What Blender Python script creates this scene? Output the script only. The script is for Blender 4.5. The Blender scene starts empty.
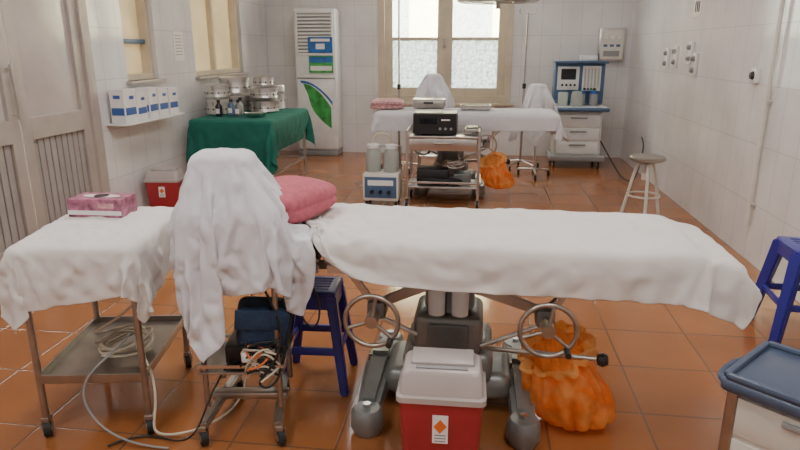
import bpy, bmesh, math, random
from mathutils import Vector, Matrix, noise
random.seed(7)
D=bpy.data; C=bpy.context; S=C.scene
R=math.radians

# ---------------------------------------------------------------- materials
def nt(name):
    m=D.materials.new(name); m.use_nodes=True
    n=m.node_tree; b=n.nodes['Principled BSDF']
    return m,n,b
def mat(name,col,rough=.5,metal=0,var=.08,scale=6,bump=0,bscale=60,trl=0,ridge=False,trans=0,sheen=0,col2=None):
    m,n,b=nt(name)
    tc=n.nodes.new('ShaderNodeTexCoord')
    nz=n.nodes.new('ShaderNodeTexNoise'); nz.inputs['Scale'].default_value=scale; nz.inputs['Detail'].default_value=4
    n.links.new(tc.outputs['Object'],nz.inputs['Vector'])
    mr=n.nodes.new('ShaderNodeMapRange'); mr.inputs[3].default_value=1-var; mr.inputs[4].default_value=1+var
    mr.inputs[1].default_value=.3; mr.inputs[2].default_value=.7
    n.links.new(nz.outputs['Fac'],mr.inputs[0])
    hs=n.nodes.new('ShaderNodeHueSaturation'); hs.inputs['Color'].default_value=(*col,1)
    if col2:
        n3=n.nodes.new('ShaderNodeTexNoise'); n3.inputs['Scale'].default_value=9; n.links.new(tc.outputs['Object'],n3.inputs['Vector'])
        cr=n.nodes.new('ShaderNodeValToRGB'); cr.color_ramp.elements[0].position=.4; cr.color_ramp.elements[1].position=.6
        cr.color_ramp.elements[0].color=(*col,1); cr.color_ramp.elements[1].color=(*col2,1)
        n.links.new(n3.outputs['Fac'],cr.inputs[0]); n.links.new(cr.outputs[0],hs.inputs['Color'])
    n.links.new(mr.outputs[0],hs.inputs['Value'])
    n.links.new(hs.outputs[0],b.inputs['Base Color'])
    b.inputs['Roughness'].default_value=rough; b.inputs['Metallic'].default_value=metal
    if sheen: b.inputs['Sheen Weight'].default_value=sheen
    if bump:
        n2=n.nodes.new('ShaderNodeTexNoise'); n2.inputs['Scale'].default_value=bscale; n2.inputs['Detail'].default_value=6
        dist=.02
        if ridge:
            try:
                n2.noise_type='RIDGED_MULTIFRACTAL'; n2.inputs['Detail'].default_value=2; n2.inputs['Distortion'].default_value=.6; dist=.006
            except Exception: pass
        n.links.new(tc.outputs['Object'],n2.inputs['Vector'])
        bp=n.nodes.new('ShaderNodeBump'); bp.inputs['Strength'].default_value=bump; bp.inputs['Distance'].default_value=dist
        n.links.new(n2.outputs['Fac'],bp.inputs['Height']); n.links.new(bp.outputs[0],b.inputs['Normal'])
    out=n.nodes['Material Output']; last=b.outputs[0]
    if trl:
        t=n.nodes.new('ShaderNodeBsdfTranslucent'); n.links.new(hs.outputs[0],t.inputs['Color'])
        mx=n.nodes.new('ShaderNodeMixShader'); mx.inputs[0].default_value=trl
        n.links.new(last,mx.inputs[1]); n.links.new(t.outputs[0],mx.inputs[2]); last=mx.outputs[0]
    if trans:
        t=n.nodes.new('ShaderNodeBsdfTransparent'); t.inputs[0].default_value=(*[min(1,.5+c*.5) for c in col],1)
        mx=n.nodes.new('ShaderNodeMixShader'); mx.inputs[0].default_value=trans
        n.links.new(last,mx.inputs[1]); n.links.new(t.outputs[0],mx.inputs[2]); last=mx.outputs[0]
    n.links.new(last,out.inputs['Surface'])
    return m
def tile(name,ax,tw,th,c1,c2,mor,rough,ms=.004,bump=.3,off=(0,0),dirt=None):
    m,n,b=nt(name)
    g=n.nodes.new('ShaderNodeNewGeometry'); sp=n.nodes.new('ShaderNodeSeparateXYZ'); n.links.new(g.outputs['Position'],sp.inputs[0])
    cb=n.nodes.new('ShaderNodeCombineXYZ')
    for i,a in enumerate(ax):
        ad=n.nodes.new('ShaderNodeMath'); ad.operation='ADD'; ad.inputs[1].default_value=off[i]+40*(tw if i==0 else th)
        n.links.new(sp.outputs[a],ad.inputs[0]); n.links.new(ad.outputs[0],cb.inputs[i])
    br=n.nodes.new('ShaderNodeTexBrick'); br.offset=0; br.squash=1
    br.inputs['Scale'].default_value=1; br.inputs['Brick Width'].default_value=tw; br.inputs['Row Height'].default_value=th
    br.inputs['Mortar Size'].default_value=ms; br.inputs['Mortar Smooth'].default_value=.3; br.inputs['Bias'].default_value=0
    br.inputs['Color1'].default_value=(*c1,1); br.inputs['Color2'].default_value=(*c2,1); br.inputs['Mortar'].default_value=(*mor,1)
    n.links.new(cb.outputs[0],br.inputs['Vector'])
    nz=n.nodes.new('ShaderNodeTexNoise'); nz.inputs['Scale'].default_value=2.2; nz.inputs['Detail'].default_value=7
    n.links.new(g.outputs['Position'],nz.inputs['Vector'])
    mr=n.nodes.new('ShaderNodeMapRange'); mr.inputs[1].default_value=.3; mr.inputs[2].default_value=.7; mr.inputs[3].default_value=.90; mr.inputs[4].default_value=1.08
    n.links.new(nz.outputs['Fac'],mr.inputs[0])
    hs=n.nodes.new('ShaderNodeHueSaturation'); n.links.new(br.outputs['Color'],hs.inputs['Color']); n.links.new(mr.outputs[0],hs.inputs['Value'])
    n.links.new(hs.outputs[0],b.inputs['Base Color'])
    r2=n.nodes.new('ShaderNodeMapRange'); r2.inputs[3].default_value=rough*.8; r2.inputs[4].default_value=rough*1.3
    n.links.new(nz.outputs['Fac'],r2.inputs[0]); n.links.new(r2.outputs[0],b.inputs['Roughness'])
    bp=n.nodes.new('ShaderNodeBump'); bp.invert=True; bp.inputs['Strength'].default_value=bump; bp.inputs['Distance'].default_value=.003
    n.links.new(br.outputs['Fac'],bp.inputs['Height']); n.links.new(bp.outputs[0],b.inputs['Normal'])
    return m
def emis(name,col,st):
    m,n,b=nt(name); b.inputs['Base Color'].default_value=(*col,1); b.inputs['Emission Color'].default_value=(*col,1); b.inputs['Emission Strength'].default_value=st; return m
def clear_glass(name,col,fac):
    m,n,b=nt(name); b.inputs['Base Color'].default_value=(*col,1); b.inputs['Roughness'].default_value=.08
    t=n.nodes.new('ShaderNodeBsdfTransparent'); t.inputs[0].default_value=(*col,1)
    mx=n.nodes.new('ShaderNodeMixShader'); mx.inputs[0].default_value=fac
    n.links.new(b.outputs[0],mx.inputs[1]); n.links.new(t.outputs[0],mx.inputs[2]); n.links.new(mx.outputs[0],n.nodes['Material Output'].inputs['Surface'])
    return m

M={}
M['floor']=tile('terracotta_tile',(0,1),.4,.4,(.36,.135,.045),(.31,.112,.037),(.17,.08,.04),.13,.005,.35,(.1,.05))
M['wallX']=tile('white_wall_tile_side',(1,2),.25,.4,(.77,.755,.745),(.75,.735,.725),(.58,.55,.54),.11,.003,.3)
M['wallY']=tile('white_wall_tile_end',(0,2),.25,.4,(.77,.755,.745),(.75,.735,.725),(.58,.55,.54),.11,.003,.3)
M['ceil']=mat('ceiling_paint',(.8,.79,.78),.8)
M['white']=mat('white_enamel',(.76,.76,.75),.35)
M['cream']=mat('cream_paint',(.60,.52,.39),.45)
M['cream2']=mat('cream_enamel',(.70,.67,.60),.35)
M['alu']=mat('door_aluminium',(.46,.41,.37),.4,.2)
M['aludark']=mat('door_panel_grey',(.37,.34,.32),.45,.1)
M['doorglass']=mat('door_frosted_glass',(.50,.445,.415),.14,0,.12,3)
M['frost']=mat('frosted_pane',(.55,.61,.65),.4,0,.35,25,.2,60,trl=.6)
M['frosty']=mat('frosted_pane_warm',(.74,.65,.46),.4,0,.08,3,trl=.14)
M['glass']=clear_glass('clear_pane',(.95,.97,.95),.9)
M['steel']=mat('stainless_steel',(.62,.60,.58),.28,1,.06,9)
M['steel2']=mat('worn_steel',(.42,.39,.35),.36,1,.15,12)
M['cast']=mat('cast_grey_metal',(.25,.26,.25),.38,.5,.15,8,.05,40)
M['castd']=mat('dark_casting',(.17,.175,.17),.38,.5,.15,8)
M['sheet']=mat('white_cotton',(.84,.80,.765),.85,0,.03,5,.7,6,trl=.15,ridge=True,sheen=.1)
M['sheet2']=mat('white_cotton_cool',(.78,.77,.80),.85,0,.03,5,.7,6,trl=.15,ridge=True,sheen=.1)
M['green']=mat('green_surgical_cloth',(.008,.14,.10),.85,0,.12,5,.3,10)
M['pink']=mat('pink_terry',(.50,.12,.155),.95,0,.15,45,.4,200)
M['pinkw']=mat('pink_pale_terry',(.60,.32,.33),.95,0,.4,50,.4,160)
M['red']=mat('red_plastic',(.40,.035,.045),.35,0,.1)
M['lid']=mat('milky_plastic_lid',(.60,.53,.505),.3,0,.05,trl=.25)
M['label']=mat('label_white',(.82,.8,.78),.5)
M['orange']=mat('orange_label',(.75,.16,.03),.5)
M['bag']=mat('orange_plastic_bag',(1.0,.30,.05),.32,0,.2,20,.5,38,trl=.55,trans=.25,col2=(1.0,.55,.16))
M['bagy']=mat('yellow_plastic_bag',(1.0,.58,.18),.35,0,.2,12,.5,22,trl=.5,trans=.2)
M['blue']=mat('blue_plastic',(.03,.03,.27),.35,0,.06)
M['navy']=mat('navy_fabric',(.02,.045,.10),.8,0,.2,20,.3,80)
M['bluetop']=mat('slate_blue_plastic',(.06,.085,.14),.32,0,.06)
M['mblue']=mat('machine_blue',(.07,.13,.24),.35)
M['black']=mat('black_plastic',(.015,.015,.016),.35)
M['rubber']=mat('black_rubber',(.02,.02,.02),.7)
M['grey']=mat('grey_plastic',(.30,.30,.30),.45)
M['jar']=mat('clear_jar',(.62,.66,.62),.12,0,.05,trl=.5)
M['cable']=mat('beige_tubing',(.62,.55,.42),.4)
M['paper']=mat('printed_paper',(.8,.79,.75),.7,0,.08,60)
M['screen']=mat('dark_screen',(.01,.012,.016),.12)
M['tissue']=mat('tissue_box_pink',(.36,.12,.19),.45,0,.6,35)
M['boxblue']=mat('box_blue_print',(.05,.12,.38),.5)
M['acg']=mat('sticker_green',(.05,.35,.08),.4,0,.5,9)
M['acb']=mat('sticker_blue',(.02,.13,.42),.4,0,.4,9)
M['facade']=mat('yellow_facade',(.80,.72,.50),.8)
M['ground']=mat('concrete_ground',(.4,.38,.35),.9)
M['fix']=emis('fluorescent_diffuser',(1,.98,.95),4)

# ---------------------------------------------------------------- helpers
def obj(name,bm,m,par=None,smooth=False,loc=(0,0,0),rot=(0,0,0)):
    me=D.meshes.new(name); bmesh.ops.recalc_face_normals(bm,faces=bm.faces[:]) ; bm.to_mesh(me); bm.free()
    o=D.objects.new(name,me); S.collection.objects.link(o)
    if m: me.materials.append(M[m])
    o.location=loc; o.rotation_euler=rot
    if par: o.parent=par
    if smooth:
        for p in me.polygons: p.use_smooth=True
        if smooth=='auto':
            try: me.set_sharp_from_angle(angle=R(40))
            except Exception: pass
    return o
def root(name,loc,rz=0):
    e=D.objects.new(name,None); S.collection.objects.link(e); e.location=loc; e.rotation_euler=(0,0,rz); e.empty_display_size=.1; return e
def addbox(bm,c,s,bev=0,rot=None,seg=2):
    b2=bmesh.new(); bmesh.ops.create_cube(b2,size=1); bmesh.ops.scale(b2,vec=s,verts=b2.verts)
    bev=min(bev,.45*min(s))
    if bev>0: bmesh.ops.bevel(b2,geom=b2.edges[:]+b2.verts[:],offset=bev,segments=seg,affect='EDGES',profile=.5)
    if rot: bmesh.ops.rotate(b2,cent=(0,0,0),matrix=rot,verts=b2.verts)
    bmesh.ops.translate(b2,vec=c,verts=b2.verts)
    t=D.meshes.new('t'); b2.to_mesh(t); b2.free(); bm.from_mesh(t); D.meshes.remove(t)
def box(name,c,s,m,par=None,bev=.004,rot=(0,0,0),seg=2):
    bm=bmesh.new(); addbox(bm,(0,0,0),s,bev,seg=seg)
    return obj(name,bm,m,par,'auto' if bev>.003 else False,c,rot)
def multi(name,lst,m,par=None,bev=.002):
    bm=bmesh.new()
    for c,s in lst: addbox(bm,c,s,bev)
    return obj(name,bm,m,par)
def addcyl(bm,p1,p2,r,r2=None,seg=20):
    p1=Vector(p1);p2=Vector(p2);d=p2-p1; L=d.length
    q=d.to_track_quat('Z','Y').to_matrix().to_4x4()
    mt=Matrix.Translation((p1+p2)/2)@q
    bmesh.ops.create_cone(bm,cap_ends=True,segments=seg,radius1=r,radius2=r if r2 is None else r2,depth=L,matrix=mt)
def cyl(name,p1,p2,r,m,par=None,r2=None,seg=24):
    bm=bmesh.new(); addcyl(bm,p1,p2,r,r2,seg); return obj(name,bm,m,par,'auto')
def rods(name,lst,r,m,par=None,seg=12):
    bm=bmesh.new()
    for a,b in lst: addcyl(bm,a,b,r,None,seg)
    return obj(name,bm,m,par,'auto')
def lathe(name,prof,m,par=None,loc=(0,0,0),rot=(0,0,0),seg=36,closed=False,wob=None):
    bm=bmesh.new(); rings=[]
    for r,z in prof:
        ring=[]
        for i in range(seg):
            a=2*math.pi*i/seg; rr=max(r,1e-4)
            if wob: rr*=1+wob(a,z)
            ring.append(bm.verts.new((rr*math.cos(a),rr*math.sin(a),z)))
        rings.append(ring)
    n=len(rings)
    for k in range(n if closed else n-1):
        A=rings[k];B=rings[(k+1)%n]
        for i in range(seg):
            j=(i+1)%seg; bm.faces.new((A[i],A[j],B[j],B[i]))
    return obj(name,bm,m,par,'auto',loc,rot)
def torus(name,c,RR,r,m,par=None,rot=(0,0,0)):
    return lathe(name,[(RR+r*math.cos(t*math.pi/6),r*math.sin(t*math.pi/6)) for t in range(12)],m,par,c,rot,40,True)
def tube(name,pts,r,m,par=None,cyc=False,order=4):
    cu=D.curves.new(name,'CURVE'); cu.dimensions='3D'; cu.bevel_depth=r; cu.bevel_resolution=3; cu.resolution_u=6
    sp=cu.splines.new('NURBS'); sp.points.add(len(pts)-1)
    for p,q in zip(sp.points,pts): p.co=(*q,1)
    sp.use_endpoint_u=not cyc; sp.use_cyclic_u=cyc; sp.order_u=min(order,len(pts))
    o=D.objects.new(name+'_c',cu); S.collection.objects.link(o)
    C.view_layer.update()
    me=D.meshes.new_from_object(o.evaluated_get(C.evaluated_depsgraph_get()))
    D.objects.remove(o)
    me.materials.clear(); me.materials.append(M[m])
    for p in me.polygons: p.use_smooth=True
    o=D.objects.new(name,me); S.collection.objects.link(o)
    if par: o.parent=par
    return o
def beam(name,p1,p2,w1,w2,m,par=None,bev=.004,up=(0,0,1)):
    """rectangular tapering bar from p1 to p2, w=(width,thickness)"""
    p1=Vector(p1);p2=Vector(p2);d=(p2-p1).normalized(); u=Vector(up)
    if abs(d.dot(u))>.98: u=Vector((0,1,0))
    s=d.cross(u).normalized(); t=s.cross(d).normalized()
    bm=bmesh.new(); V=[]
    for p,w in ((p1,w1),(p2,w2)):
        for a,b in ((-1,-1),(1,-1),(1,1),(-1,1)):
            V.append(bm.verts.new(p+s*a*w[0]/2+t*b*w[1]/2))
    for f in ((0,1,2,3),(7,6,5,4),(0,4,5,1),(1,5,6,2),(2,6,7,3),(3,7,4,0)): bm.faces.new([V[i] for i in f])
    if bev: bmesh.ops.bevel(bm,geom=bm.edges[:]+bm.verts[:],offset=bev,segments=2,affect='EDGES')
    return obj(name,bm,m,par,'auto')
def caster(par,x,y,r=.03,rz=0):
    s,c=math.sin(rz),math.cos(rz)
    cyl('caster_wheel',(x-.012*c,y-.012*s,r),(x+.012*c,y+.012*s,r),r,'rubber',par)
    cyl('caster_hub',(x-.014*c,y-.014*s,r),(x+.014*c,y+.014*s,r),r*.5,'steel',par)
    box('caster_fork',(x,y,r*2+.008),(.03,.03,.02),'steel2',par,.003)
    for k in (-1,1): box('caster_fork_side',(x+k*.017*c,y+k*.017*s,r*1.5),(.004,.022,r*1.3),'steel2',par,.001,(0,0,rz))

def wall(name,axis,pos,thk,a0,a1,z0,z1,holes,m):
    As=sorted(set([a0,a1]+[h[0] for h in holes]+[h[1] for h in holes])); Zs=sorted(set([z0,z1]+[h[2] for h in holes]+[h[3] for h in holes]))
    bm=bmesh.new()
    for i in range(len(As)-1):
        for j in range(len(Zs)-1):
            ca=(As[i]+As[i+1])/2; cz=(Zs[j]+Zs[j+1])/2
            if any(h[0]<ca<h[1] and h[2]<cz<h[3] for h in holes): continue
            la=As[i+1]-As[i]; lz=Zs[j+1]-Zs[j]
            if axis=='X': addbox(bm,(pos,ca,cz),(thk,la,lz))
            else: addbox(bm,(ca,pos,cz),(la,thk,lz))
    return obj(name,bm,m)

# ---------------------------------------------------------------- room
XL,XR,YB,YF,H=-3.0,1.9,8.7,-1.6,3.1
box('floor',((XL+XR)/2,(YB+YF)/2,-.05),(XR-XL+.5,YB-YF+.5,.1),'floor',None,0)
box('ceiling',((XL+XR)/2,(YB+YF)/2,H+.05),(XR-XL+.5,YB-YF+.5,.1),'ceil',None,0)
wall('wall_left','X',XL-.1,.2,YF-.2,YB+.2,0,H,[(2.9,4.6,0,2.35),(5.08,5.61,1.17,2.4),(6.4,7.75,1.15,2.4)],'wallX')
wall('wall_right','X',XR+.1,.2,YF-.2,YB+.2,0,H,[],'wallX')
wall('wall_back','Y',YB+.1,.2,XL,XR,0,H,[(-1.43,.38,.72,2.45)],'wallY')
wall('wall_front','Y',YF-.1,.2,XL,XR,0,H,[],'wallY')

# back window
w=root('window_1',(-.525,YB+.06,0))
def framerect(name,x0,x1,z0,z1,t,d,m,par,y=0):
    multi(name,[((x0+t/2,y,(z0+z1)/2),(t,d,z1-z0)),((x1-t/2,y,(z0+z1)/2),(t,d,z1-z0)),(((x0+x1)/2,y,z0+t/2),(x1-x0-2*t,d,t)),(((x0+x1)/2,y,z1-t/2),(x1-x0-2*t,d,t))],m,par,.003)
framerect('outer_frame',-.905,.905,.72,2.45,.09,.16,'cream',w)
for x0,x1 in ((-.815,-.0),(.0,.815)):
    framerect('casement_frame',x0,x1,.81,2.36,.10,.05,'cream',w,.01)
    box('glazing_bar',((x0+x1)/2,.01,1.56),(x1-x0-.2,.04,.04),'cream',w)
    box('frosted_pane',((x0+x1)/2,.015,1.225),(x1-x0-.2,.006,.63),'frost',w,0)
    box('clear_pane',((x0+x1)/2,.015,1.92),(x1-x0-.2,.006,.68),'glass',w,0)
box('window_sill',(0,-.08,.70),(1.9,.14,.035),'cream',w,.006)
box('window_catch',(.0,-.03,1.5),(.03,.03,.12),'steel2',w,.004)
# left windows
def sidewin(n,y0,y1,z0,z1,cols):
    w=root('window_%d'%n,(XL-.1,(y0+y1)/2,0)); L=(y1-y0)/2; t=.05
    multi('outer_frame',[((0,-L+t/2,(z0+z1)/2),(.12,t,z1-z0)),((0,L-t/2,(z0+z1)/2),(.12,t,z1-z0)),((0,0,z0+t/2),(.12,2*L-2*t,t)),((0,0,z1-t/2),(.12,2*L-2*t,t))]+[((0,-L+2*L*k/cols,(z0+z1)/2),(.06,.05,z1-z0-2*t)) for k in range(1,cols)],'cream',w,.002)
    box('pane',(-.03,0,(z0+z1)/2),(.008,2*L-2*t,z1-z0-2*t),'frosty',w,0)
    box('window_ledge',(.105,0,z0-.015),(.10,2*L+.06,.03),'alu',w,.004)
    return w
w2=sidewin(2,5.08,5.61,1.17,2.4,1); box('glazing_bar',(0,0,1.5),(.06,.43,.04),'mblue',w2)
w3=sidewin(3,6.4,7.75,1.15,2.4,2)
# left door
d=root('door_1',(XL-.04,3.75,0))
multi('door_frame',[((0,-.81,1.175),(.12,.08,2.35)),((0,.80,1.175),(.12,.10,2.35)),((0,0,2.31),(.12,1.5,.08))],'alu',d,.004)
for y0,y1 in ((-.77,-.005),(.005,.75)):
    yc=(y0+y1)/2; L=y1-y0
    multi('leaf_frame',[((.01,y0+.045,1.14),(.05,.09,2.24)),((.01,y1-.045,1.14),(.05,.09,2.24)),((.01,yc,.92),(.055,L-.18,.15)),((.01,yc,.1),(.05,L-.18,.16)),((.01,yc,2.2),(.05,L-.18,.12))],'alu',d,.004)
    box('leaf_glass',(0,yc,1.57),(.012,L-.18,1.15),'doorglass',d,0)
    n=9; sp=(L-.18)/n
    multi('ribbed_panel',[((0,y0+.09+sp*(k+.5),.51),(.03,sp*.8,.68)) for k in range(n)]+[((-.012,yc,.51),(.01,L-.18,.68))],'aludark',d,.004)
beam('door_pull',(.07,-.05,1.0),(.07,-.05,1.35),(.02,.02),(.02,.02),'steel',d)
rods('pull_mounts',[((.03,-.05,1.03),(.07,-.05,1.03)),((.03,-.05,1.32),(.07,-.05,1.32))],.007,'steel',d)
# exterior seen through window
e=root('exterior_building',(-.5,13.5,0)); box('facade',(0,0,2.5),(14,.3,5.5),'facade',e,0)
multi('facade_windows',[((-1.5+k*1.7,-.16,2.2),(.9,.06,1.1)) for k in range(3)],'frost',e)
box('exterior_ground',(-.5,11.2,-.1),(14,4.2,.1),'ground',None,0)

# wall fittings
p=root('gas_alarm_panel',(1.64,YB,0))
box('panel_case',(0,-.035,1.48),(.33,.07,.42),'steel',p,.01); box('panel_face',(0,-.072,1.48),(.28,.006,.36),'cream2',p,.002)
for i in range(3):
    lathe('gauge',[(0,.01),(.03,.01),(.034,0)],'label',p,(-.08+.08*i,-.075,1.58),(R(90),0,0)); box('gauge_window',(-.08+.08*i,-.078,1.47),(.05,.004,.03),'mblue',p,.001)
box('panel_display',(0,-.078,1.37),(.2,.004,.07),'grey',p,.001)
def rw(name,y,z,sy,sz,m,t=.03):
    r=root(name,(XR,y,0)); box('plate',(-t/2,0,z),(t,sy,sz),m,r,.004); return r
r=rw('room_number_sign',6.2,1.84,.2,.26,'paper',.004); multi('sign_text',[((-.006,-.05+.05*k,1.80),(.003,.02,.09)) for k in range(3)],'black',r,0)
for y,z in ((6.95,1.34),(6.65,1.36),(6.2,1.40),(6.05,1.30)):
    r=rw('gas_outlet',y,z,.1,.2,'white',.025); 
    for k in (-.05,.05): lathe('outlet_socket',[(0,.03),(.018,.03),(.026,0)],'grey',r,(-.025,0,z+k),(0,R(-90),0),20)
r=rw('wall_socket',4.73,1.26,.10,.10,'white',.03); lathe('socket_cap',[(0,.02),(.022,.018),(.03,0)],'black',r,(-.03,0,1.26),(0,R(-90),0),20)
pr=root('gas_pipe',(XR-.03,4.45,0))
cyl('pipe',(0,0,.25),(0,0,H),.014,'cream2',pr)
for z in (.4,1.1,1.8,2.6): box('pipe_clip',(.012,0,z),(.035,.05,.02),'steel',pr)
lp=root('wall_notice_paper',(XL,6.05,0)); box('paper',(.004,0,1.46),(.006,.2,.28),'paper',lp,0); multi('printed_lines',[((.008,0,1.56-.03*k),(.002,.14,.008)) for k in range(7)],'grey',lp,0)

# ceiling lights
for k,(x,y) in enumerate(((-1.5,.6),(.5,.6),(-1.5,3.4),(.5,3.4),(-1.3,6.9),(.7,6.9))):
    r=root('ceiling_light',(x,y,H)); box('housing',(0,0,-.03),(.3,1.2,.06),'white',r); box('diffuser',(0,0,-.068),(.22,1.14,.016),'fix',r)
    ld=D.lights.new('fluorescent_glow','AREA'); ld.shape='RECTANGLE'; ld.size=.3; ld.size_y=1.2; ld.energy=(31,31,31,31,12,12)[k]; ld.color=(1,.985,.96)
    lo=D.objects.new('fluorescent_glow',ld); S.collection.objects.link(lo); lo.parent=r; lo.location=(0,0,-.085)

# ---------------------------------------------------------------- cloth simulation
COL=[];CL=[]
def collider(c,s,rz=0,bev=.02):
    bm=bmesh.new(); addbox(bm,(0,0,0),s,bev); o=obj('col',bm,None,None,False,c,(0,0,rz))
    o.modifiers.new('c','COLLISION'); o.collision.thickness_outer=.008; o.collision.cloth_friction=30; o.collision.damping=.4; COL.append(o)
def cloth(name,c,w,dd,rz,nx,ny,m,jit=.004,bend=.15,crease=0):
    sd=len(CL)*3.7
    bm=bmesh.new(); V=[[bm.verts.new((-w/2+w*i/nx, -dd/2+dd*j/ny, jit*2*noise.noise(Vector((i*.3,j*.3,sd)))) ) for j in range(ny+1)] for i in range(nx+1)]
    for i in range(nx):
        for j in range(ny): bm.faces.new((V[i][j],V[i+1][j],V[i+1][j+1],V[i][j+1]))
    o=obj(name,bm,m,None,True,c,(0,0,rz)); o['crease']=crease
    md=o.modifiers.new('cloth','CLOTH'); s=md.settings; s.quality=7; s.mass=.15; s.tension_stiffness=12; s.compression_stiffness=12; s.shear_stiffness=5; s.bending_stiffness=bend; s.air_damping=1.5
    md.collision_settings.distance_min=.006; md.collision_settings.collision_quality=3; md.point_cache.frame_end=70
    CL.append(o); return o
# near table
collider((-.04,2.345,.72),(1.62,.55,.095),0,.03); collider((.83,2.345,.69),(.13,.53,.09),0,.03)
cloth('surgical_bed_sheet',(.025,2.327,.785),1.96,.83,R(-.3),104,44,'sheet',.010,.08,.006)
# far table
collider((-.155,6.42,.77),(1.79,.55,.095),0,.03)
cloth('surgical_bed_sheet',(-.08,6.42,.835),2.06,.88,R(1),70,32,'sheet2',.01,.1,.006)
# trolley
TR=(-1.475,2.19); TA=R(10)
collider((TR[0],TR[1],.66),(.44,.57,.2),TA,.02)
cloth('trolley_drape_sheet',(TR[0]-.015,TR[1]-.0,.78),.86,.98,TA+R(9),60,66,'sheet',.01,.08,.004)
# draped monitor
collider((-.92,2.12,.96),(.20,.15,.23),R(10),.03); collider((-.89,2.10,.80),(.33,.27,.2),R(8),.03)
cloth('equipment_dust_drape',(-.915,2.085,1.09),1.04,1.04,R(34),74,74,'sheet2',.012,.06,.003)
# green table
collider((-2.44,6.50,.7),(.84,1.3,.1),0,.02)
cloth('green_table_cloth',(-2.38,6.47,.765),1.40,2.05,R(1),54,78,'green',.01,.1,.004)
# far drapes
collider((-.55,7.15,1.05),(.16,.14,.2),R(20),.03); collider((-.55,7.15,.8),(.36,.3,.3),0,.03)
cloth('equipment_dust_drape',(-.55,7.15,1.19),.95,.95,R(25),44,44,'sheet2',.01,.08)
collider((.62,7.25,.98),(.14,.14,.12),R(20),.02); collider((.64,7.25,.85),(.26,.2,.1),0,.02)
cloth('equipment_dust_drape',(.63,7.25,1.06),1.15,1.05,R(40),46,44,'sheet2',.01,.08)
for f in range(1,56): S.frame_set(f)
dg=C.evaluated_depsgraph_get()
for o in CL:
    me=D.meshes.new_from_object(o.evaluated_get(dg)); o.modifiers.clear(); o.data=me
    for p_ in me.polygons: p_.use_smooth=True
    cr=o['crease']
    if cr:
        for v in me.vertices:
            q=v.co
            a=1-abs(noise.noise(Vector((q.x*9,q.y*3.2,q.z*4+3)))*2.8); b_=1-abs(noise.noise(Vector((q.x*2.6+9,q.y*9,q.z*4)))*2.8)
            up=abs(v.normal.z); k=.35+.65*up*up
            dz=cr*k*(max(a,0)**4*.9+max(b_,0)**4*.9+noise.noise(q*4)*.5)
            v.co=q+v.normal*dz*(1 if v.normal.z>0 else -1)+Vector((0,0,.001))
    sd=o.modifiers.new('solid','SOLIDIFY'); sd.thickness=.002; sb=o.modifiers.new('sub','SUBSURF'); sb.levels=1; sb.render_levels=1
S.frame_set(1)
for o in COL: D.objects.remove(o)

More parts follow.
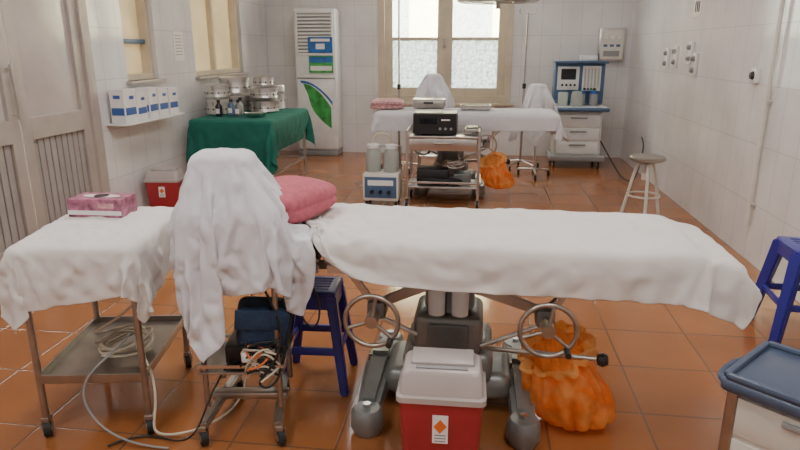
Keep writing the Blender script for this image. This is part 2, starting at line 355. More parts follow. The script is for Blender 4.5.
# ---------------------------------------------------------------- operating tables
def handwheel(par,x,y,z,rr=.098):
    rot=(R(90),0,0)
    torus('handwheel_rim',(x,y,z),rr,.009,'steel2',par,rot)
    rods('handwheel_spokes',[((x,y,z),(x+rr*math.cos(a),y,z+rr*math.sin(a))) for a in (R(80),R(200),R(320))],.007,'steel2',par)
    cyl('handwheel_hub',(x,y-.015,z),(x,y+.05,z),.024,'steel2',par); cyl('handwheel_shaft',(x,y+.05,z),(x,y+.2,z),.012,'steel2',par)
    cyl('handwheel_knob',(x+rr*.7,y-.05,z-rr*.7),(x+rr*.7,y,z-rr*.7),.011,'black',par)
def optable(loc,rz=0):
    T=root('operating_table',loc,rz)
    for x0,x1 in ((-.75,-.47),(-.46,.12),(.13,.45),(.46,.90)):
        box('mattress_section',((x0+x1)/2,0,.728),(x1-x0,.53,.05),'black',T,.018,seg=3)
        box('section_plate',((x0+x1)/2,0,.695),(x1-x0-.01,.50,.014),'steel',T)
    for s in (-1,1):
        for x0,x1 in ((-.72,-.47),(-.44,.10),(.15,.43)):
            box('side_rail',((x0+x1)/2,s*.262,.67),(x1-x0,.012,.03),'steel',T,.003)
        box('frame_bar',(-.1,s*.2,.665),(1.2,.03,.03),'steel2',T)
    box('tabletop_yoke',(0,0,.62),(.34,.36,.06),'cast',T,.012)
    lathe('column_sleeve',[(0,.30),(.13,.30),(.13,.33),(.115,.36),(.10,.38),(.10,.50),(.085,.52),(.085,.60),(0,.60)],'castd',T)
    for k in (-.045,.045): lathe('hydraulic_piston',[(0,.46),(.032,.46),(.034,.58),(.025,.6),(0,.6)],'label',T,(k,-.13,0))
    box('column_housing',(0,-.02,.37),(.27,.24,.16),'cast',T,.03,seg=3); box('gear_plate',(0,-.145,.37),(.16,.015,.10),'castd',T,.008)
    lathe('housing_flange',[(0,.28),(.155,.28),(.16,.29),(.16,.305),(.15,.315),(0,.315)],'cast',T)
    for a in range(5): cyl('housing_bolt',(-.1+.05*a,-.14,.30),(-.1+.05*a,-.15,.30),.007,'steel',T,seg=10)
    bm=bmesh.new()
    addbox(bm,(0,.04,.22),(.36,.34,.14),.04,None,4); addbox(bm,(0,.04,.13),(.52,.30,.12),.045,None,4)
    obj('base_casting',bm,'cast',T,'auto')
    for s in (-1,1):
        x=s*.30
        beam('base_runner',(x,-.24,.075),(x,.05,.105),(.085,.09),(.11,.15),'cast',T,.02)
        beam('base_runner_rear',(x,.36,.07),(x,.05,.105),(.08,.09),(.11,.15),'cast',T,.02)
        for y in (-.26,.38):
            lathe('levelling_foot',[(0,.11),(.05,.108),(.062,.09),(.065,.03),(.05,.0),(0,0)],'cast',T,(x,y,0))
            cyl('foot_bolt',(x,y,.105),(x,y,.125),.016,'steel',T,seg=6)
    for s,xw in ((-1,-.27),(1,.36)):
        handwheel(T,xw,-.30,.49)
        beam('linkage_arm',(s*.06,-.16,.60),(xw,-.16,.50),(.02,.05),(.02,.035),'steel2',T)
        beam('linkage_strut',(xw,-.18,.49),(xw+s*.14,-.15,.665),(.015,.03),(.015,.03),'steel',T)
        box('gearbox',(xw,-.17,.49),(.07,.08,.07),'castd',T,.012)
        beam('linkage_rear',(s*.08,.15,.58),(s*.42,.16,.66),(.02,.04),(.02,.03),'steel2',T)
    rods('tilt_rods',[((-.27,-.14,.44),(-.12,-.14,.37)),((.36,-.14,.44),(.13,-.13,.33)),((.36,-.12,.49),(.55,-.02,.64))],.009,'steel',T)
    cyl('height_crank_rod',(.12,-.1,.31),(.56,-.16,.32),.010,'steel2',T)
    lathe('crank_knob',[(0,-.022),(.02,-.018),(.028,0),(.02,.018),(0,.022)],'black',T,(.585,-.16,.318),(0,R(90),0))
    box('foot_pedal',(.10,-.20,.16),(.09,.10,.015),'steel',T,.005); cyl('pedal_lever',(.10,-.16,.17),(.06,-.02,.24),.01,'steel2',T)
    return T
optable((-.10,2.345,0)); T=optable((-.30,6.42,0)); T.scale=(1,1,1.07)

# folded blankets
def folded(name,loc,rz,w,dd,h,layers,m):
    bm=bmesh.new(); lh=h/layers
    for k in range(layers):
        b2=bmesh.new(); bmesh.ops.create_cube(b2,size=1); bmesh.ops.subdivide_edges(b2,edges=b2.edges[:],cuts=11,use_grid_fill=True)
        for v in b2.verts:
            x,y,z=v.co*2
            f=(abs(x)**5+abs(y)**5+abs(z)**5)**(1/5.); q=Vector((x,y,z))/max(f,.5)
            puff=1-.28*(q.x**2)-.18*q.y**2
            c0=Vector((q.x*w/2*(1-.03*k),q.y*dd/2*(1-.02*k),q.z*.56*lh*puff))
            g=math.exp(-(q.z/.10)**2)*.045
            c0.x*=1-g; c0.y*=1-g
            c0+=Vector((0,0,lh*(k+.5)-(q.x**2+q.y**2)*.012*k))
            c0+=noise.noise_vector(c0*5+Vector((k*3,0,0)))*.012; c0.z=max(c0.z,0.0); v.co=c0
        t=D.meshes.new('t'); b2.to_mesh(t); b2.free(); bm.from_mesh(t); D.meshes.remove(t)
    o=obj(name,bm,m,None,True,loc,(0,0,rz)); s=o.modifiers.new('s','SUBSURF'); s.levels=1;s.render_levels=1
    return o
folded('folded_blanket',(-.775,2.35,.788),R(-14),.32,.42,.14,1,'pink')
folded('folded_blanket',(-.97,6.45,.842),R(4),.34,.34,.10,2,'pinkw')

# ---------------------------------------------------------------- steel trolley (left)
T=root('instrument_trolley',(TR[0],TR[1],0),TA)
for x in (-.195,.195):
    for y in (-.26,.26):
        cyl('leg',(x,y,.08),(x,y,.74),.013,'steel2',T); caster(T,x,y,.032,R(20))
multi('top_pan',[((0,0,.735),(.42,.55,.012)),((0,-.27,.60),(.41,.012,.04)),((0,.27,.60),(.41,.012,.04)),((-.205,0,.60),(.012,.54,.04)),((.205,0,.60),(.012,.54,.04)),((0,0,.585),(.40,.53,.008))],'steel2',T)
multi('lower_shelf',[((0,0,.23),(.40,.53,.012)),((0,-.265,.245),(.40,.008,.035)),((0,.265,.245),(.40,.008,.035)),((-.198,0,.245),(.008,.53,.035)),((.198,0,.245),(.008,.53,.035))],'steel2',T)
def tangle(name,par,c,s,n,r,m,k=9):
    for i in range(n):
        ph=random.random()*6; pts=[]
        for j in range(k):
            a=ph+j*1.1; pts.append((c[0]+s[0]*math.cos(a)*random.uniform(.5,1),c[1]+s[1]*math.sin(a)*random.uniform(.5,1),c[2]+s[2]*random.uniform(-1,1)))
        tube(name,pts,r,m,par)
tangle('coiled_tubing',T,(.05,-.05,.29),(.14,.18,.04),3,.005,'cable',14)
tube('hanging_hose',[(.1,-.1,.30),(.2,-.2,.30),(.25,-.28,.12),(.2,-.33,.02),(.4,-.3,.02),(.52,-.1,.02),(.5,.1,.05),(.56,.1,.3),(.55,.05,.55)],.005,'cable',T)
tube('hanging_hose',[(.0,.1,.29),(-.1,-.1,.33),(.05,-.2,.42),(.17,-.1,.5),(.18,.0,.58)],.005,'cable',T)
tube('hanging_hose',[(.05,.0,.3),(.12,-.2,.36),(.0,-.3,.30),(-.05,-.3,.15),(.1,-.35,.01),(.3,-.38,.01)],.004,'grey',T)
# tissue box
T=root('tissue_box',(-1.56,2.34,.777),R(2))
box('carton',(0,0,.038),(.23,.13,.076),'tissue',T,.003)
lathe('slot_opening',[(0,0),(.05,0),(.05,.001),(0,.001)],'label',T,(0,0,.0765)); T.children[-1].scale=(1.4,.6,1)
lathe('slot_dark',[(0,0),(.03,0),(.03,.001),(0,.001)],'black',T,(0,0,.0782)); T.children[-1].scale=(1.6,.5,1)
box('carton_stripe',(0,-.0655,.02),(.23,.001,.018),'label',T,0); box('carton_brand_patch',(.05,-.0657,.05),(.07,.001,.02),'pinkw',T,0)

# draped monitor cart
T=root('patient_monitor_cart',(-.88,2.12,0),R(8))
box('monitor',(-.03,0,.95),(.17,.13,.19),'grey',T,.02); box('monitor_screen',(-.03,-.068,.96),(.13,.004,.12),'screen',T,.001)
box('anaesthetic_unit',(0,0,.785),(.30,.24,.13),'cream2',T,.01)
box('top_shelf',(0,0,.70),(.33,.28,.02),'steel2',T)
for x in (-.14,.14):
    for y in (-.11,.11): cyl('upright',(x,y,.12),(x,y,.70),.011,'steel2',T)
box('middle_shelf',(0,0,.27),(.32,.26,.012),'steel2',T); multi('shelf_rail',[((0,-.13,.30),(.32,.006,.012)),((0,.13,.30),(.32,.006,.012)),((-.16,0,.30),(.006,.26,.012)),((.16,0,.30),(.006,.26,.012))],'steel',T,0)
for s in (-1,1):
    beam('base_leg',(s*.14,-.19,.085),(s*.10,.19,.095),(.035,.03),(.035,.03),'steel2',T,.006)
    for y in (-.18,.18): caster(T,s*.145 if y<0 else s*.10,y,.032,R(30))
box('base_crossbar',(0,0,.11),(.3,.05,.03),'steel2',T,.006)
box('cuff_bag',(.08,-.06,.45),(.19,.13,.17),'navy',T,.03,(R(5),R(6),R(10)),3); box('bag_flap',(.08,-.132,.49),(.17,.01,.08),'navy',T,.004,(R(5),R(6),R(10)))
box('battery_pack',(.03,.0,.32),(.2,.16,.08),'black',T,.01)
box('wall_plug',(.04,-.13,.345),(.06,.04,.04),'label',T,.006)
tangle('monitor_cables',T,(.08,-.12,.33),(.10,.05,.09),5,.0045,'black',12); tangle('monitor_leads',T,(.08,-.13,.33),(.09,.05,.08),4,.004,'cable',12); tangle('sensor_lead',T,(.07,-.14,.36),(.07,.04,.06),1,.004,'orange',8)
tube('hanging_lead',[(.1,-.1,.6),(.16,-.13,.5),(.17,-.14,.4),(.12,-.16,.3),(.05,-.16,.24),(.14,-.15,.2),(.17,-.1,.35),(.2,-.05,.55)],.005,'black',T)
tube('hanging_lead',[(.16,.0,.68),(.27,.0,.6),(.31,-.02,.45),(.25,-.04,.38),(.2,-.02,.5),(.17,.0,.64)],.004,'black',T)
tube('power_cord',[(-.05,-.1,.3),(-.12,-.15,.2),(-.15,-.2,.05),(-.25,-.2,.01),(-.4,-.1,.01),(-.5,-.2,.01)],.004,'black',T)

# plastic stools
def pstool(loc,rz,h=.46,k=1.0):
    T=root('plastic_stool',loc,rz); a=.135*k; b=.185*k
    bm=bmesh.new(); addbox(bm,(0,0,h-.012),(2*a,2*a,.024),.012,None,3); o=obj('seat',bm,'blue',T,'auto')
    multi('seat_skirt',[((0,-a+.004,h-.045),(2*a-.01,.008,.07)),((0,a-.004,h-.045),(2*a-.01,.008,.07)),((-a+.004,0,h-.045),(.008,2*a-.01,.07)),((a-.004,0,h-.045),(.008,2*a-.01,.07))],'blue',T,.002)
    multi('seat_ribs',[((0,(-.08+.04*q)*k,h+.001),(.18*k,.008,.004)) for q in range(5)],'blue',T,.001)
    for sx in (-1,1):
        for sy in (-1,1):
            beam('leg',(sx*b,sy*b,0),(sx*(a-.02),sy*(a-.02),h-.02),(.045*k,.045*k),(.06*k,.06*k),'blue',T,.006)
    c=a+(b-a)*.55-.008
    for s in (-1,1):
        box('stretcher',(0,s*c,h*.42),(2*c-.02,.014,.035),'blue',T); box('stretcher_side',(s*c,0,h*.42),(.014,2*c-.02,.035),'blue',T)
    return T
pstool((-.69,2.46,0),R(3),.46,.76); pstool((1.685,3.2,0),R(-4),.50)

# sharps containers
def sharps(loc,rz,k=1.0,k2=1.0):
    T=root('sharps_container',loc,rz); T.scale=(k2,k2,k)
    bm=bmesh.new(); prof=[(.125,.085,0),(.13,.09,.01),(.145,.10,.27),(.15,.105,.30)]; rings=[]
    def rr(w,d_,z,n=6,rad=.025):
        out=[]
        for cx,cy,a0 in ((w-rad,d_-rad,0),(-w+rad,d_-rad,90),(-w+rad,-d_+rad,180),(w-rad,-d_+rad,270)):
            for i in range(n+1):
                t=R(a0+90*i/n); out.append(bm.verts.new((cx+rad*math.cos(t),cy+rad*math.sin(t),z)))
        return out
    for w_,d_,z in prof: rings.append(rr(w_,d_,z))
    for A,B in zip(rings,rings[1:]):
        n=len(A)
        for i in range(n): bm.faces.new((A[i],A[(i+1)%n],B[(i+1)%n],B[i]))
    bm.faces.new(rings[0]); bm.faces.new(rings[-1])
    obj('body',bm,'red',T,'auto')
    bm=bmesh.new(); rings=[rr(.156,.111,.302),rr(.156,.111,.32),rr(.146,.103,.325),rr(.138,.085,.385),rr(.13,.075,.395)]
    for A,B in zip(rings,rings[1:]):
        n=len(A)
        for i in range(n): bm.faces.new((A[i],A[(i+1)%n],B[(i+1)%n],B[i]))
    bm.faces.new(rings[0]); bm.faces.new(rings[-1]); obj('lid',bm,'lid',T,'auto')
    box('lid_flap',(0,.02,.402),(.22,.10,.012),'lid',T,.005,(R(4),0,0)); box('lid_slot',(0,-.05,.398),(.18,.018,.004),'grey',T,.001)
    box('warning_label',(0,-.1005,.215),(.055,.003,.095),'label',T,.001,(R(-2),0,0)); box('label_symbol',(0,-.1025,.225),(.032,.002,.034),'orange',T,.0005,(R(-2),R(45),0))
    multi('label_print',[((0,-.1025,.195-.010*q),(.04,.002,.004)) for q in range(3)],'grey',T,0)
    return T
sharps((-.10,1.88,0),R(1),1.10,.95); sharps((-2.80,5.15,0),R(8),1.0)

# waste bag: crumpled translucent film bag hooked to the table
def wastebag(loc,s):
    T=root('medical_waste_bag',loc); T.scale=(s,s,s)
    def film(name,prof,m,amp,lean,sd):
        bm=bmesh.new(); seg=96; rings=[]
        for r,z in prof:
            ring=[]
            for i in range(seg):
                a=2*math.pi*i/seg
                pl=abs(math.sin(a*6.5+math.sin(z*16+sd)*1.1))**.7*.13+.12*noise.noise(Vector((math.cos(a)*3,math.sin(a)*3,z*12+sd)))+.07*noise.noise(Vector((math.cos(a)*9,math.sin(a)*9,z*30)))
                rr=max(r,.002)*(1+amp*(pl-.06)*2.0)
                x=rr*math.cos(a)+lean[0]*z; y=rr*math.sin(a)*.85+lean[1]*z
                zz=z+ (z>.2)*(.05*math.sin(a+.6)*(z-.2)/.1) + .015*noise.noise(Vector((math.cos(a)*3,math.sin(a)*3,z*9+sd)))
                ring.append(bm.verts.new((x,y,max(zz,.008))))
            rings.append(ring)
        for A,B in zip(rings,rings[1:]):
            for i in range(seg):
                j=(i+1)%seg; bm.faces.new((A[i],A[j],B[j],B[i]))
        o=obj(name,bm,m,T,True); md=o.modifiers.new('s','SUBSURF'); md.levels=1; md.render_levels=1
    film('bag_body',[(0,.012),(.06,.012),(.105,.02),(.138,.05),(.152,.09),(.155,.14),(.145,.19),(.126,.24),(.105,.28),(.090,.31)],'bag',1,(-.32,.0),1.0)
    film('bag_cuff',[(.090,.31),(.110,.325),(.125,.33),(.132,.318),(.130,.30)],'bagy',.9,(-.32,.0),1.0)
    film('bag_lining',[(0,.10),(.07,.11),(.10,.17),(.095,.24),(.086,.305)],'bagy',1,(-.32,.0),2.0)
    return T
wastebag((.42,2.25,0.0),1.0); wastebag((.21,5.98,.12),.9)
T=D.objects['medical_waste_bag.001']; tube('bag_tie',[(-.10,.06,.33),(-.10,.15,.42),(-.10,.2,.55),(-.10,.3,.60)],.006,'bagy',T)
T=D.objects['medical_waste_bag']; tube('bag_tie',[(-.12,.05,.33),(-.14,.02,.41),(-.17,-.03,.47)],.006,'bagy',T)

# foreground cart at right: corner-on
ang=math.atan2(-.67,.74)
T=root('medicine_cart',(.706+.65*.165+.74*.27,1.69+.76*.165-.67*.27,0),ang)
W,Dp=.54,.33
bm=bmesh.new(); addbox(bm,(0,0,.522),(W,Dp,.045),.02,None,4); obj('blue_top',bm,'bluetop',T,'auto')
multi('top_rim',[((0,-Dp/2+.014,.549),(W-.03,.022,.022)),((0,Dp/2-.014,.549),(W-.03,.022,.022)),((-W/2+.014,0,.549),(.022,Dp-.03,.022)),((W/2-.014,0,.549),(.022,Dp-.03,.022))],'bluetop',T,.009)
box('cabinet',(0,0,.29),(W-.06,Dp-.06,.42),'cream2',T,.01)
for k in range(3):
    box('drawer_front',(0,-Dp/2+.028,.43-.135*k),(W-.10,.012,.12),'cream2',T,.005); box('drawer_pull',(0,-Dp/2+.018,.465-.135*k),(.2,.014,.018),'grey',T,.004)
multi('corner_posts',[((sx*(W/2-.035),sy*(Dp/2-.035),.29),(.03,.03,.43)) for sx in (-1,1) for sy in (-1,1)],'steel2',T,.004)
tube('push_handle',[(-W/2+.02,-.1,.50),(-W/2-.035,-.1,.50),(-W/2-.04,0,.50),(-W/2-.035,.1,.50),(-W/2+.02,.1,.50)],.010,'bluetop',T)
for sx in (-1,1):
    for sy in (-1,1): caster(T,sx*(W/2-.06),sy*(Dp/2-.06),.032)

# green side table (steel) + things on it
T=root('steel_side_table',(-2.44,6.50,0))
box('tabletop',(0,0,.735),(.82,1.28,.02),'steel2',T)
for sx in (-1,1):
    for sy in (-1,1): cyl('leg',(sx*.38,sy*.6,0),(sx*.38,sy*.6,.73),.016,'steel',T)
multi('stretchers',[((0,-.6,.2),(.76,.02,.02)),((0,.6,.2),(.76,.02,.02)),((-.38,0,.2),(.02,1.2,.02)),((.38,0,.2),(.02,1.2,.02))],'steel',T)
def drum(x,y,z,r,h):
    T=root('sterilizing_drum',(x,y,z))
    lathe('drum_body',[(0,0),(r,0),(r*1.02,.006),(r,.012),(r,h*.7),(r*1.04,h*.72),(r*1.04,h*.95),(r*.98,h),(0,h*1.0)],'steel',T)
    torus('vent_band',(0,0,h*.35),r*1.01,.004,'steel2',T); 
    multi('vent_holes',[((r*1.0*math.cos(a),r*1.0*math.sin(a),h*.35),(.012,.012,.02)) for a in [k*math.pi/6 for k in range(12)]],'black',T,.002)
    tube('lid_handle',[(-.04,0,h),(-.035,0,h+.015),(0,0,h+.02),(.035,0,h+.015),(.04,0,h)],.004,'steel',T)
    box('latch',(0,-r*1.04,h*.72),(.02,.01,.04),'steel2',T,.002)
zt=.776
drum(-2.76,6.34,zt,.125,.15);drum(-2.76,6.34,zt+.172,.12,.13);drum(-2.70,6.68,zt,.16,.17); drum(-2.70,6.68,zt+.195,.16,.17);drum(-2.66,7.02,zt,.13,.17)
drum(-2.36,6.66,zt,.15,.12);drum(-2.36,6.66,zt+.145,.145,.11); drum(-2.36,6.66,zt+.28,.11,.09)
drum(-2.36,6.98,zt,.12,.26)
def bottle(x,y,z,r,h,m):
    T=root('medicine_bottle',(x,y,z)); lathe('glass_body',[(0,0),(r,0),(r,h*.6),(r*.4,h*.78),(r*.4,h*.86),(0,h*.86)],m,T,seg=20); lathe('cap',[(0,h*.84),(r*.48,h*.84),(r*.48,h),(0,h)],'black',T,seg=20); box('label',(0,-r,h*.3),(r*1.1,.004,h*.3),'label',T,.001)
for i,(x,y) in enumerate(((-2.66,6.12),(-2.56,6.20),(-2.46,6.14),(-2.52,6.34),(-2.56,6.46))): bottle(x,y,zt,.036,.16,('screen','mblue','castd','jar','castd')[i])
T=root('kidney_dish',(-2.28,6.12,zt)); lathe('dish',[(0,0),(.06,0),(.085,.035),(.082,.035),(.058,.004),(0,.004)],'steel',T); T.children[-1].scale=(1.5,.8,1)

# shelf + glove boxes on the left wall
T=root('wall_shelf',(XL+.10,5.17,0)); box('shelf_board',(0,0,.845),(.2,.98,.014),'white',T)
for i,(y,z,h) in enumerate(((4.80,.854,.27),(4.97,.854,.24),(5.16,.854,.26),(5.34,.854,.25),(5.53,.854,.24))):
    T=root('glove_box',(XL+.10,y,z),R(random.uniform(-5,5))); box('carton',(0,0,h/2),(.13,.16,h),'label',T,.002)
    box('print_band',(.066,0,h*.35),(.002,.14,h*.22),'boxblue',T,0); box('print_side',(0,-.081,h*.35),(.11,.002,h*.22),'boxblue',T,0); box('print_logo',(.066,.02,h*.75),(.002,.06,h*.10),'boxblue',T,0); box('print_side_logo',(0,-.081,h*.78),(.06,.002,h*.1),'boxblue',T,0)

# floor-standing AC
T=root('floor_standing_air_conditioner',(-2.22,8.5,0))
box('plinth',(0,0,.04),(.54,.32,.08),'grey',T,.01); box('cabinet',(0,0,1.01),(.56,.34,1.86),'white',T,.025,seg=3)
box('front_panel',(0,-.172,.56),(.50,.012,.92),'white',T,.006); box('panel_gap',(0,-.171,1.05),(.52,.006,.012),'castd',T,0)
box('outlet_recess',(0,-.171,1.62),(.46,.008,.50),'grey',T,.002)
multi('louvres',[((0,-.182,1.40+.045*k),(.45,.02,.022)) for k in range(11)],'white',T,.003)
multi('louvre_frame',[((-.24,-.18,1.62),(.025,.022,.54)),((.24,-.18,1.62),(.025,.022,.54)),((0,-.18,1.89),(.5,.022,.03)),((0,-.18,1.36),(.5,.022,.03))],'white',T,.004)
box('energy_sticker',(.08,-.182,1.23),(.33,.004,.22),'acg',T,0); box('energy_sticker_band',(.08,-.185,1.18),(.29,.003,.06),'label',T,0); box('energy_sticker_top',(.08,-.185,1.29),(.31,.003,.07),'acb',T,0); box('control_sticker',(.08,-.196,1.48),(.33,.003,.20),'acb',T,0); box('control_sticker_band',(.08,-.198,1.54),(.26,.003,.035),'label',T,0); box('control_sticker_logo',(.08,-.198,1.46),(.12,.003,.07),'label',T,0)
bm=bmesh.new(); n=14; top=[];bot=[]
for i in range(n+1):
    t=i/n; top.append(bm.verts.new((-.18+.38*t,0,.98-.30*t*t-.02*t))); bot.append(bm.verts.new((-.10+.30*t,0,.80-.42*math.sqrt(t))))
for i in range(n): bm.faces.new((top[i],top[i+1],bot[i+1],bot[i]))
obj('swoosh_decal',bm,'acg',T,False,(0,-.1795,0))
bm=bmesh.new(); top=[];bot=[]
for i in range(n+1):
    t=i/n; top.append(bm.verts.new((-.22+.44*t,0,1.02-.28*t*t))); bot.append(bm.verts.new((-.20+.42*t,0,.985-.29*t*t)))
for i in range(n): bm.faces.new((top[i],top[i+1],bot[i+1],bot[i]))
obj('swoosh_line',bm,'acb',T,False,(0,-.1798,0))

# suction machine
T=root('suction_machine',(-.91,5.72,0))
box('case',(0,0,.19),(.34,.26,.26),'cream2',T,.015); box('control_face',(0,-.132,.19),(.30,.006,.20),'mblue',T,.004); box('display_strip',(0,-.137,.235),(.24,.004,.05),'label',T,.001)
for x in (-.08,0,.08): cyl('knob',(x,-.13,.15),(x,-.155,.15),.018,'black',T)
for x in (-.085,.085):
    lathe('jar',[(0,.32),(.068,.32),(.072,.33),(.072,.50),(.05,.53),(.05,.55),(0,.55)],'jar',T,(x,0,0)); lathe('jar_lid',[(0,.54),(.06,.54),(.06,.575),(.02,.58),(0,.59)],'white',T,(x,0,0))
tube('suction_hose',[(-.085,0,.585),(-.085,0,.66),(0,-.02,.70),(.085,0,.66),(.085,0,.585)],.008,'cable',T)
multi('push_handle',[((-.16,.12,.42),(.015,.015,.25)),((.16,.12,.42),(.015,.015,.25)),((0,.12,.545),(.33,.015,.015))],'steel',T)
for sx in (-1,1):
    for sy in (-1,1): caster(T,sx*.14,sy*.09,.025)

# far equipment trolley
T=root('equipment_trolley',(-.34,5.85,0))
for x in (-.33,.33):
    for y in (-.19,.19): cyl('leg',(x,y,.09),(x,y,.72),.014,'steel',T); caster(T,x,y,.038)
for z,h in ((.66,.02),(.19,.015)): box('shelf',(0,0,z),(.68,.40,h),'steel',T)
box('drawer',(0,-.01,.59),(.62,.36,.11),'steel',T,.004); box('drawer_handle',(0,-.20,.60),(.16,.02,.02),'steel2',T)
multi('gallery_rail',[((0,.195,.72),(.66,.01,.01)),((-.33,0,.72),(.01,.38,.01)),((.33,0,.72),(.01,.38,.01))],'steel',T,0)
box('lower_rail',(0,-.19,.235),(.66,.01,.02),'steel',T)
box('shelf_equipment',(-.1,.02,.27),(.3,.24,.14),'black',T,.01); box('shelf_transformer',(.18,.04,.25),(.16,.2,.1),'castd',T,.01)
tangle('loose_cables',T,(0,-.1,.24),(.25,.07,.03),4,.006,'black',12); tangle('loose_hoses',T,(.1,-.05,.40),(.14,.08,.08),3,.006,'steel2',12)
E=root('electrosurgical_unit',(-.42,5.85,.672)); box('case',(0,0,.105),(.40,.30,.19),'black',E,.008); box('front_panel',(0,-.152,.105),(.38,.006,.17),'black',E,.003); box('led_window',(-.06,-.157,.13),(.16,.003,.05),'screen',E,.001); box('panel_text',(.10,-.157,.14),(.08,.003,.012),'label',E,0)
for x in (.05,.1,.15): cyl('socket',(x,-.15,.06),(x,-.165,.06),.012,'grey',E)
for sx in (-1,1):
    for sy in (-1,1): cyl('rubber_foot',(sx*.16,sy*.11,0),(sx*.16,sy*.11,.012),.014,'rubber',E)
E=root('diathermy_pedal',(-.08,5.80,.676)); box('pedal_case',(0,0,.03),(.14,.12,.05),'steel2',E,.01); box('pedal_plate',(0,-.01,.065),(.11,.09,.01),'castd',E,.004,(R(6),0,0)); tube('pedal_cord',[(.05,0,.05),(.08,.02,.08),(.09,-.02,.03),(.07,-.06,.02),(0,-.09,.02)],.004,'black',E)
# instruments on the far bed
E=root('instrument_case',(-.54,6.52,.845)); box('case',(0,0,.045),(.32,.2,.07),'steel2',E,.008); box('lid',(0,0,.088),(.33,.21,.015),'steel',E,.004); box('handle',(0,-.115,.06),(.1,.02,.02),'black',E)
E=root('instrument_tray',(-.06,6.42,.845)); box('tray',(0,0,.02),(.30,.2,.012),'steel',E); multi('tray_rim',[((0,-.1,.03),(.3,.006,.03)),((0,.1,.03),(.3,.006,.03)),((-.15,0,.03),(.006,.2,.03)),((.15,0,.03),(.006,.2,.03))],'steel',E,0); rods('instruments',[((-.1,-.05+.03*k,.035),(.1,-.03+.03*k,.035)) for k in range(4)],.006,'steel2',E)

# carts under far drapes
T=root('monitor_cart',(-.55,7.15,0))
box('monitor',(0,0,1.05),(.14,.12,.18),'grey',T,.01,(0,0,R(20))); box('cabinet',(0,0,.79),(.34,.28,.28),'cream2',T,.01); box('monitor_screen',(0.0,-.07,1.05),(.1,.004,.1),'screen',T,.001)
for x in (-.15,.15):
    for y in (-.12,.12): cyl('leg',(x,y,.07),(x,y,.66),.012,'steel',T); caster(T,x,y,.03)
box('shelf',(0,0,.25),(.32,.26,.012),'steel',T)
T=root('mayo_stand',(.63,7.25,0))
box('tray',(0,0,.87),(.25,.19,.03),'steel',T); box('kit',(0,0,.95),(.12,.12,.13),'cream2',T,.01); cyl('post',(0,0,.06),(0,0,.86),.014,'steel',T)
for a in (30,150,270):
    x,y=.2*math.cos(R(a)),.2*math.sin(R(a)); cyl('foot',(0,0,.09),(x,y,.07),.012,'steel',T); caster(T,x,y,.028)

# IV stands
def ivstand(x,y,h):
    T=root('iv_stand',(x,y,0)); cyl('pole',(0,0,.08),(0,0,h),.010,'steel2',T); cyl('lower_pole',(0,0,.08),(0,0,1.0),.014,'steel2',T)
    for k in range(5):
        a=R(72*k+20); X,Y=.24*math.cos(a),.24*math.sin(a); cyl('foot',(0,0,.10),(X,Y,.06),.011,'steel',T); caster(T,X,Y,.025)
    for s in (-1,1): tube('hook',[(0,0,h-.01),(s*.06,0,h-.02),(s*.10,0,h-.01),(s*.10,0,h+.03),(s*.085,0,h+.04)],.006,'steel2',T)
    lathe('clamp',[(0,.97),(.022,.97),(.022,1.03),(0,1.03)],'black',T)
ivstand(.50,7.78,1.84); ivstand(-.98,7.45,2.05)

# anaesthesia machine
T=root('anaesthesia_machine',(1.19,8.08,0))
box('base',(0,0,.12),(.66,.52,.07),'grey',T,.015)
for sx in (-1,1):
    for sy in (-1,1): caster(T,sx*.27,sy*.2,.04)
box('cabinet',(0,.03,.42),(.56,.42,.54),'cream2',T,.012)
for k in range(3): box('drawer',(0,-.185,.58-.165*k),(.50,.02,.15),'white',T,.006); box('drawer_handle',(0,-.20,.615-.165*k),(.2,.02,.02),'grey',T,.005)
box('worktop',(0,-.04,.725),(.68,.54,.045),'mblue',T,.018,seg=3); box('worktop_surface',(0,-.04,.75),(.62,.48,.008),'white',T,.003)
box('upper_housing',(0,.12,1.02),(.60,.24,.50),'mblue',T,.02); box('top_shelf',(0,.08,1.275),(.64,.34,.03),'mblue',T,.01)
box('ventilator_face',(-.14,-.004,1.08),(.26,.02,.28),'white',T,.006); box('ventilator_screen',(-.14,-.016,1.13),(.18,.006,.13),'screen',T,.002)
for x in (-.21,-.16,-.11,-.06): cyl('vent_knob',(x,-.01,1.0),(x,-.035,1.0),.014,'black',T)
box('flowmeter_block',(.14,-.004,1.08),(.22,.02,.30),'label',T,.004); rods('flow_tubes',[((.06+.04*k,-.02,.98),(.06+.04*k,-.02,1.2)) for k in range(5)],.010,'jar',T)
for k in range(5): cyl('flow_knob',(.06+.04*k,-.015,.955),(.06+.04*k,-.05,.955),.014,('black','mblue','acg','black','label')[k],T)
for x in (.02,.17): cyl('vaporizer',(x,-.08,.76),(x,-.08,.90),.05,'grey',T); cyl('vaporizer_dial',(x,-.08,.90),(x,-.08,.935),.045,'acb',T)
lathe('absorber_canister',[(0,.76),(.06,.76),(.062,.90),(.055,.92),(0,.92)],'jar',T,(-.2,-.12,0)); lathe('bellows_dome',[(0,.0),(.07,0),(.07,.13),(.055,.17),(0,.18)],'jar',T,(-.04,-.14,.76))
tube('breathing_hose',[(-.28,-.1,.82),(-.40,-.2,.85),(-.46,-.22,.7),(-.42,-.25,.5),(-.38,-.2,.45),(-.34,-.2,.6),(-.30,-.2,.78)],.014,'mblue',T)
box('top_alarm',(.1,.1,1.32),(.2,.16,.06),'white',T,.008)
tube('machine_power_cord',[(.33,.1,.3),(.42,-.3,.1),(.40,-.8,.02),(.46,-1.3,.02),(.55,-1.1,.25),(.63,-.9,.40),(.66,-.6,.45)],.008,'black',T)

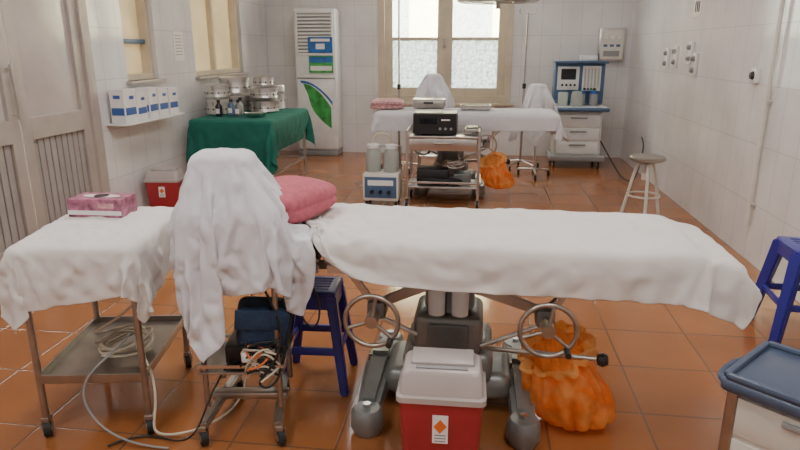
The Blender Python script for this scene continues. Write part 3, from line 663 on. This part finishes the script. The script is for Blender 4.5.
# round stool
T=root('round_metal_stool',(1.44,5.55,0))
lathe('seat',[(0,.505),(.135,.505),(.15,.515),(.15,.535),(.14,.545),(0,.548)],'steel2',T); cyl('screw_post',(0,0,.36),(0,0,.505),.016,'steel',T); lathe('hub',[(0,.34),(.035,.34),(.035,.40),(0,.40)],'cream2',T)
for k in range(3):
    a=R(120*k-95); c,s=math.cos(a),math.sin(a)
    tube('leg',[(.02*c,.02*s,.48),(.07*c,.07*s,.49),(.10*c,.10*s,.42),(.14*c,.14*s,.2),(.18*c,.18*s,.012)],.014,'cream2',T)
torus('foot_ring',(0,0,.2),.135,.008,'cream2',T)

# surgical light
T=root('surgical_ceiling_light',(.12,6.3,0))
lathe('lamp_dome',[(0,1.90),(.10,1.88),(.30,1.865),(.37,1.86),(.39,1.875),(.37,1.92),(.28,1.99),(.15,2.04),(0,2.06)],'white',T,seg=48)
lathe('lamp_lens',[(0,1.862),(.28,1.858),(.30,1.864)],'jar',T,seg=48); cyl('sterile_handle',(0,0,1.80),(0,0,1.88),.02,'grey',T)
for k in range(6): a=R(60*k); lathe('bulb_reflector',[(0,1.853),(.05,1.853),(.055,1.860)],'steel',T,(.19*math.cos(a),.19*math.sin(a),0),seg=20)
tube('yoke_arm',[(.40,0,1.90),(.46,0,1.98),(.44,0,2.2),(.2,0,2.4),(.0,0,2.45)],.018,'white',T); tube('yoke_arm',[(-.40,0,1.90),(-.46,0,1.98),(-.44,0,2.2),(-.2,0,2.4),(.0,0,2.45)],.018,'white',T)
cyl('ceiling_stem',(0,0,2.42),(0,0,H),.03,'white',T); lathe('ceiling_rose',[(0,H-.06),(.1,H-.06),(.12,H),(0,H)],'white',T)

# ---------------------------------------------------------------- daylight
wd=D.worlds.new('world'); S.world=wd; wd.use_nodes=True
bg=wd.node_tree.nodes['Background']; bg.inputs[0].default_value=(1.0,.97,.92,1); bg.inputs[1].default_value=26.0
pl=D.lights.new('window_portal','AREA'); pl.shape='RECTANGLE'; pl.size=1.8; pl.size_y=1.7
try: pl.cycles.is_portal=True
except Exception: pl.energy=0
po=D.objects.new('window_portal',pl); S.collection.objects.link(po); po.location=(-.525,YB+.22,1.585); po.rotation_euler=(R(-90),0,0)
sl=D.lights.new('sun','SUN'); sl.energy=30; sl.angle=R(3); sl.color=(1,.95,.86); so=D.objects.new('sun',sl); S.collection.objects.link(so); so.rotation_euler=(R(50),0,R(20)); so.location=(0,0,8)

# ---------------------------------------------------------------- camera
cd=D.cameras.new('camera'); cd.lens=620/800*36; cd.sensor_width=36; cd.clip_start=.05
co=D.objects.new('camera',cd); S.collection.objects.link(co); co.location=(0,0,1.45); co.rotation_euler=(R(90-16),0,R(7.4)); S.camera=co
